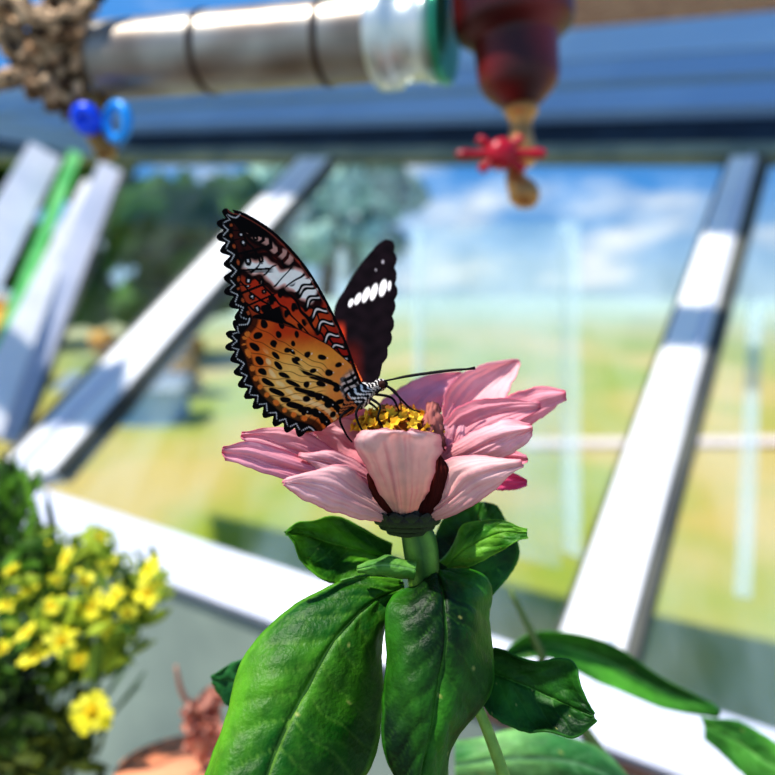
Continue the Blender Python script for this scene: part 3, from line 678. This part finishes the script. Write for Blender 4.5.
# near hindwing
mg_h=[(240,318),(230,330),(228,347),(234,362),(238,378),(244,392),(253,404),(264,414),(276,424),(290,431),(306,436)]
sch,Ph,sh_=scallop(mg_h,12,8)
HWp=sch+[(322,431),(336,420),(350,408),(364,394),(352,364),(330,345),(300,329),(270,320),(250,317)]
def col_hw(U,V):
    C=np.zeros(U.shape+(3,)); C[:]=lin((242,156,60))
    dm,s=frac_margin(Ph,sh_,U,V); cs=(s*12)%1
    top=seg_d([(364,394),(352,364),(330,345),(300,329),(270,320),(250,317)],U,V)
    U,V=warp(U,V,1.0)
    r=np.hypot(U-B0[0],V-B0[1]); th=np.degrees(np.arctan2(-(V-B0[1]),U-B0[0]))%360
    C=lay(C,(206,66,26),sm(V,360,330))
    C=lay(C,(226,100,34),sm(42-dm,0,14)*.8)
    C=lay(C,(250,194,104),sm(38-np.hypot((U-296)*.8,(V-388)*.9),0,22)*.9)
    C=lay(C,(224,130,66),sm(r,50,28)*.6)
    for k in range(13):
        a=150+k*71/12.; dd=np.abs((th-a))*np.radians(1)*r; C=lay(C,(90,36,16),sm(.8-dd,0,.7)*sm(r,34,44)*.65)
    ca=((th-150)/(71/12.))%1; cw=np.radians(71/12.)*r
    lat=(ca-.5)*cw
    C=lay(C,(255,222,160),sm(3.2-np.hypot(lat*.8,dm-33.5),0,1.6)*.65*sm(V,346,362))
    for w0,rad in ((25,4.4),(42,3.8),(59,3.0)):
        C=lay(C,BK,sm(rad-np.hypot(lat,dm-w0),0,1))
    for (x,y,q) in ((330,372,3.9),(321,384,3.8),(336,388,3.6),(318,398,3.8),(329,404,3.8),(312,371,3.4),(307,384,3.4),(306,398,3.4),(316,412,3.8),(340,402,3.6),(344,380,3),(338,364,3.2),(322,358,3.4),(308,354,3.2),(332,414,3.2),(296,360,3.2),(288,351,3.0),(322,422,3),(304,412,3.2)):
        C=lay(C,BK,sm(q-np.hypot((U-x)*.85,V-y),0,1))
        C=lay(C,(240,226,212),sm(1.1-np.hypot((U-x-4.4),V-y),0,.8)*.8)
    bs=sm(24-r,0,7); ph=((U*.55+V*.83)/6.2)%1; ph2=((U*.8-V*.5)/7.5)%1
    C=lay(C,(214,196,186),bs*.9); C=lay(C,BK,bs*sm(.33-np.abs(ph-.5),0,.08)); C=lay(C,BK,bs*sm(.2-np.abs(ph2-.5),0,.08)*.9)
    C=lay(C,(40,16,12),sm(20-dm,0,3)*.9)
    C=lay(C,(232,126,50),sm(3.4-np.hypot((cs-.5)*11,(dm-16.5)),0,1.2))
    C=lay(C,BK,sm(13.5-dm,0,2))
    z=3+6.5*np.abs(cs-.5)*2
    C=lay(C,(234,226,220),sm(.75-np.abs(dm-z)*.62,0,.8)*sm(dm,.3,1.2)*sm(np.abs(cs-.5),.04,.12)*.9)
    C=lay(C,(40,18,16),sm(1.6-top,0,1))
    return C
wing('hindwing',HWp,dnear(.0006),col_hw,label='underside of hindwing, yellow-orange with black dots and scalloped edge')
# far forewing (upper side)
farp=smooth_poly([(366,386),(350,372),(340,350),(334,326),(335,306),(344,290),(355,272),(367,256),(378,244),(387,238)],6)+scallop([(387,238),(393,243),(396,256),(396,275),(397,293),(394,312),(393,330),(389,348),(384,364)],8,2.4)[0]+[(380,376),(374,388)]
def col_far(U,V):
    C=np.zeros(U.shape+(3,)); C[:]=lin((14,9,13))
    r=np.hypot(U-372,V-385)
    C=lay(C,(30,20,26),nz2(U,V,.3)*.5)
    for (x,y,a,b_,tlt) in ((383,288,4.2,10,.2),(374,292,3.8,10,.25),(366,295,3.8,9,.3),(358,299,3.4,7,.35),(351,303,2.6,5,.3),(389.5,286,1.8,6,.1)):
        xx=(U-x)+(V-y)*tlt; C=lay(C,(240,232,230),sm(1.0-np.hypot(xx/a,(V-y)/b_),0,.35))
    for (x,y,q) in ((383,262,1.6),(376,270,1.2)):
        C=lay(C,(200,190,196),sm(q-np.hypot(U-x,(V-y)*.6),0,1)*.6)
    C=lay(C,(90,26,20),sm(V,334,362)*sm(368-U,0,16)*.7)
    C=lay(C,(190,62,34),sm(V,318,336)*sm(348-U,0,7))
    return C
wing('forewing',farp,dfar(0),col_far,label='upper side of forewing, black with a white band',mat=m_wingd)
fh=[(368,390),(354,362),(340,338),(322,328),(300,340),(292,365),(300,390),(322,402),(350,402)]
def col_fh(U,V):
    C=np.zeros(U.shape+(3,)); C[:]=lin((206,96,44)); r=np.hypot(U-365,V-390)
    return lay(C,(24,14,16),sm(r,60,66))
wing('hindwing',smooth_poly(fh,5)+[fh[0]],lambda U,V: .2035+.00030*np.maximum(pdist(U,V),0),col_fh,1.0,label='upper side of hindwing, orange with dark edge')
# body
bw=L3((226,214,204)); bk=L3((16,12,14)); bo=L3((200,110,60)); px=.2/F
def bodyc(s,a):
    q=(s*17+.9*math.sin(a*2)+.4*math.sin(a*5))%1; c=bk if q<.64 else bw
    if s<.16: c=bk if (s<.08 or q<.6) else bw
    if s>.55: c=bo if q>.45 else bk
    return c
mb=MB(); tube(mb,[P(388,384,.199),P(385,384,.199),P(380,385,.1995),P(375,387,.1997),P(371,389,.2),P(363,393,.2003),P(354,399,.2005),P(346,406,.2008),P(336,412,.201),P(322,420,.2015),P(308,427,.202),P(299,431,.202)],
   [1*px,4.5*px,6.5*px,5*px,7*px,12*px,13*px,10*px,8*px,7.5*px,6*px,1.5*px],bodyc,seg=48,sub=14)
ball(mb,P(382,384,.1975),3.6*px,L3((60,34,26)),16,10)
ball(mb,P(384,384,.2010),3.6*px,L3((60,34,26)),16,10)
mb.build('body',m_body,bf,label='black and white striped furry body')
def thin(name,pts,r0,r1,club=0,col=bk):
    mb=MB(); n=len(pts); rad=[(r0+(r1-r0)*i/(n-1))*px for i in range(n)]
    if club: rad[-1]=club*px; 
    tube(mb,[P(*p) for p in pts],rad,col,seg=8,sub=6); mb.build(name,m_body,bf)
thin('antenna',[(384,381,.198),(405,377,.196),(432,373,.193),(456,370,.191),(468,369,.190),(475,368,.1895)],.9,1.1,1.6)
thin('antenna',[(386,381,.2015),(405,376,.204),(428,372.5,.206),(448,370,.208),(462,369.5,.209)],.7,.9,1.3)
thin('leg',[(376,393,.199),(386,386,.198),(396,394,.198),(410,408,.200),(420,412,.201)],1.5,.7)
thin('leg',[(370,398,.198),(380,406,.197),(378,418,.197),(384,428,.1985)],1.5,.7)
thin('leg',[(362,402,.198),(356,414,.1965),(362,430,.197),(371,438,.199)],1.5,.7)
thin('leg',[(352,408,.198),(340,418,.197),(346,434,.198),(352,442,.2)],1.5,.7)
thin('leg',[(374,394,.202),(392,398,.203),(400,412,.204),(410,420,.205)],1.5,.7)
thin('leg',[(366,400,.203),(378,410,.205),(384,424,.206)],1.5,.7)
thin('proboscis',[(388,386,.199),(396,392,.199),(401,404,.2),(400,418,.202)],.8,.6,col=L3((80,50,30)))

# ------------------------------------------------ second leafy plant
pl=root('leafy_plant',(0.16,.36,.72),'green leafy plant with long pointed leaves in a clay pot','plant')
pot(.16,.36,.72,.15,.05,.065,pl)
mb=MB(); tube(mb,[Vector((.16,.36,.85)),Vector((.13,.35,.98)),P(555,690,.34),P(540,650,.335),P(510,590,.33)],[.003,.0028,.0024,.0018,.0012],L3((90,110,60)),seg=10,sub=6)
tube(mb,[Vector((.16,.36,.9)),Vector((.2,.35,.97)),P(720,722,.335)],[.003,.0025,.0015],L3((90,110,60)),seg=10,sub=6)
mb.build('stem',m_stem,pl)
leaf(st3([(505,650),(545,630),(600,640),(655,672),(718,708)],[(505,654),(545,644),(600,658),(658,688),(720,712)],[(507,660),(550,660),(600,682),(655,706),(718,718)],[.335,.335,.335,.335,.335],[.338,.34,.34,.338,.335]),(14,74,26),(84,156,50),(130,186,96),7,41,ns=50,nt_=24,parent=pl)
leaf(st3([(700,716),(740,722),(775,742),(810,775)],[(704,726),(738,742),(765,762),(812,785)],[(704,738),(730,762),(758,785),(810,800)],[.335,.33,.325,.32]),(40,100,30),(90,160,60),(130,186,100),6,44,ns=50,nt_=24,parent=pl)
leaf(st3([(455,742),(520,731),(585,742),(645,792)],[(455,765),(520,758),(585,766),(645,798)],[(455,795),(520,800),(585,805),(645,806)],[.3,.3,.3,.3],[.295,.293,.293,.297]),(60,120,60),(130,180,104),(150,196,140),7,47,ns=50,nt_=24,parent=pl)
leaf(st3([(745,730),(765,738),(800,750)],[(745,738),(765,750),(800,765)],[(748,745),(765,765),(800,785)],[.36,.36,.36]),(30,90,40),(70,130,60),(120,180,100),5,49,ns=30,nt_=16,parent=pl)

# ------------------------------------------------ yellow flowering plant
yx,yy=-.30,.58
yp=root('yellow_flower_plant',(yx,yy,.72),'bushy potted plant with many small yellow blossoms','flower')
pot(yx,yy,.72,.13,.06,.085,yp)
m_fol=mat_attr('small_foliage',0.6,0.4,0.3,var=.2,vscale=80)
m_yel=mat_attr('yellow_blossom',0.8,0.3,0.1,var=.05,vscale=200)
random.seed(11)
mb=MB()
for k in range(46):
    u=random.uniform(-40,150); v=random.uniform(560,700); d=random.uniform(.47,.60)
    tube(mb,[Vector((yx+random.uniform(-.03,.03),yy+random.uniform(-.03,.03),.83)),Vector(((P(u,v,d).x+yx)/2,(d+yy)/2,.92)),P(u,v,d)],[.0016,.0013,.0008],L3((90,130,60)),seg=6,sub=4)
mb.build('stem',m_stem,yp)
mb=MB()
clumps=[(8,520,34),(-30,560,50),(20,560,32),(60,565,30),(100,565,24),(135,582,20),(30,610,40),(80,610,34),(128,610,22),(0,650,46),(60,655,38),(100,650,24),(20,705,42),(75,715,22),(-20,730,50),(40,760,40),(12,490,22),(152,588,12),(118,636,15),(70,745,20),(95,540,12),(44,540,16)]
for ci,(cu,cv,cr_px) in enumerate(clumps):
    cd0=random.uniform(.47,.53)
    for k in range(int(cr_px*1.9)):
        u=cu+random.gauss(0,.55)*cr_px; v=cv+random.gauss(0,.5)*cr_px; d=cd0+random.gauss(0,.02)
        c=P(u,v,d); n=Vector((random.gauss(0,.6),random.gauss(-.5,.5),random.gauss(.7,.5))).normalized(); a=n.orthogonal().normalized()
        a=(a*math.cos(k)+n.cross(a)*math.sin(k)); b_=n.cross(a); l=random.uniform(.006,.013); ww=l*.3
        if cv<530: l*=1.5; a=(a+Vector((.3,0,1.5))).normalized(); b_=n.cross(a).normalized()
        q=random.random()
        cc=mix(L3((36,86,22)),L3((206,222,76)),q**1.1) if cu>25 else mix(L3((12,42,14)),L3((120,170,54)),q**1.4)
        if cv>690: cc=mix(cc,L3((14,20,12)),.7)  # lower leaves darkened to paint in the shade inside the bush
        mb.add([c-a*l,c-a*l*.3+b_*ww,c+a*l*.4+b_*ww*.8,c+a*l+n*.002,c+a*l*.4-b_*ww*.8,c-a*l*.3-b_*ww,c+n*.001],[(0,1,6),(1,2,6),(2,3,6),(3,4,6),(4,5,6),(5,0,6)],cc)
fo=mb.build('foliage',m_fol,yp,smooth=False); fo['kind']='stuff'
def blossom(c,r,n,big=False):
    mb=MB(); n=n.normalized(); a=n.orthogonal().normalized(); b_=n.cross(a); np_=11 if big else 7
    for k in range(np_):
        t=2*math.pi*k/np_+random.uniform(-.15,.15); rk=r*random.uniform(.8,1.05); d=a*math.cos(t)+b_*math.sin(t)+n*random.uniform(0,.5); e=n.cross(d).normalized(); yc=mix(L3((255,246,96)),L3((240,226,50)),random.random())
        V=[c-e*rk*.14,c+d*rk*.5-e*rk*.3+n*rk*.12,c+d*rk-e*rk*.16+n*rk*.05,c+d*rk+e*rk*.16+n*rk*.05,c+d*rk*.5+e*rk*.3+n*rk*.12,c+e*rk*.14,c+d*rk*.5+n*rk*.2]
        mb.add(V,[(0,1,6),(1,2,6),(2,3,6),(3,4,6),(4,5,6),(5,0,6)],yc)
    ball(mb,c+n*r*.12,r*.28,L3((236,200,40)),12,8,(1,1,1),.2,6)
    mb.build('blossom',m_yel,yp,smooth=False)
bl=[(93,711,24,.44),(152,571,17,.45),(148,594,17,.45),(118,596,15,.45),(94,606,18,.45),(68,560,15,.45),(52,608,16,.45),(28,634,15,.44),(62,642,18,.44),(36,658,17,.44),(8,606,13,.45),(12,572,10,.45),(40,545,10,.46),(99,538,10,.46),(86,583,14,.46),(110,566,13,.46),(3,650,12,.45),(128,614,12,.46),(58,582,12,.46),(30,590,11,.46),(80,660,12,.45),(104,628,12,.45)]
for i,(u,v,r_,d) in enumerate(bl): blossom(P(u,v,d),r_*d/F,Vector((random.gauss(0,.5),-1,random.gauss(.9,.4))) if i else Vector((0,-1,.3)),i==0)

# ------------------------------------------------ small clay pot and dried bloom
c=P(190,766,.45)
tp=root('terracotta_pot',(c.x,.45,.72),'small weathered terracotta flower pot filled with soil','flower pot')
pot(c.x,.45,.72,c.z-.72,.032,.040,tp,'pot_body')
df=root('dried_flower',(c.x,.45,c.z-.025),'withered salmon-pink flower head standing in a clay pot','dried flower')
mb=MB(); tube(mb,[Vector((c.x,.45,c.z-.026)),P(206,750,.445),P(198,720,.44),P(182,692,.435),P(176,666,.43)],[.002,.002,.002,.0016,.001],L3((190,130,104)),seg=8,sub=4); mb.build('stem',m_stem,df)
mb=MB(); random.seed(5)
for k in range(34):
    cc=P(203,722,.44)+Vector((random.gauss(0,.5)*.012,random.gauss(0,.004),random.gauss(0,.5)*.022)); sd_=random.random()*50
    n=Vector((random.gauss(0,1),random.gauss(-.5,1),random.gauss(0,1))).normalized(); a=n.orthogonal().normalized(); b_=n.cross(a); l=random.uniform(.005,.009)
    col=mix(L3((248,190,166)),L3((210,128,104)),random.random()); V=[];Cc=[]
    for i in range(7):
        for j in range(7):
            x=(i-3)/3;y=(j-3)/3; q=1-.35*(x*x+y*y)/2
            V.append(cc+(a*x+b_*y*.6)*l*q+n*l*.7*noise.noise(Vector((x*1.6,y*1.6,sd_)))); Cc.append(mix(col,(.2,.06,.04),clamp(noise.noise(Vector((x*2,y*2,sd_+9)))+.1)))
    mb.add(V,[(i*7+j,i*7+j+1,(i+1)*7+j+1,(i+1)*7+j) for i in range(6) for j in range(6)],Cc)
mb.build('shrivelled_petals',m_petal,df)
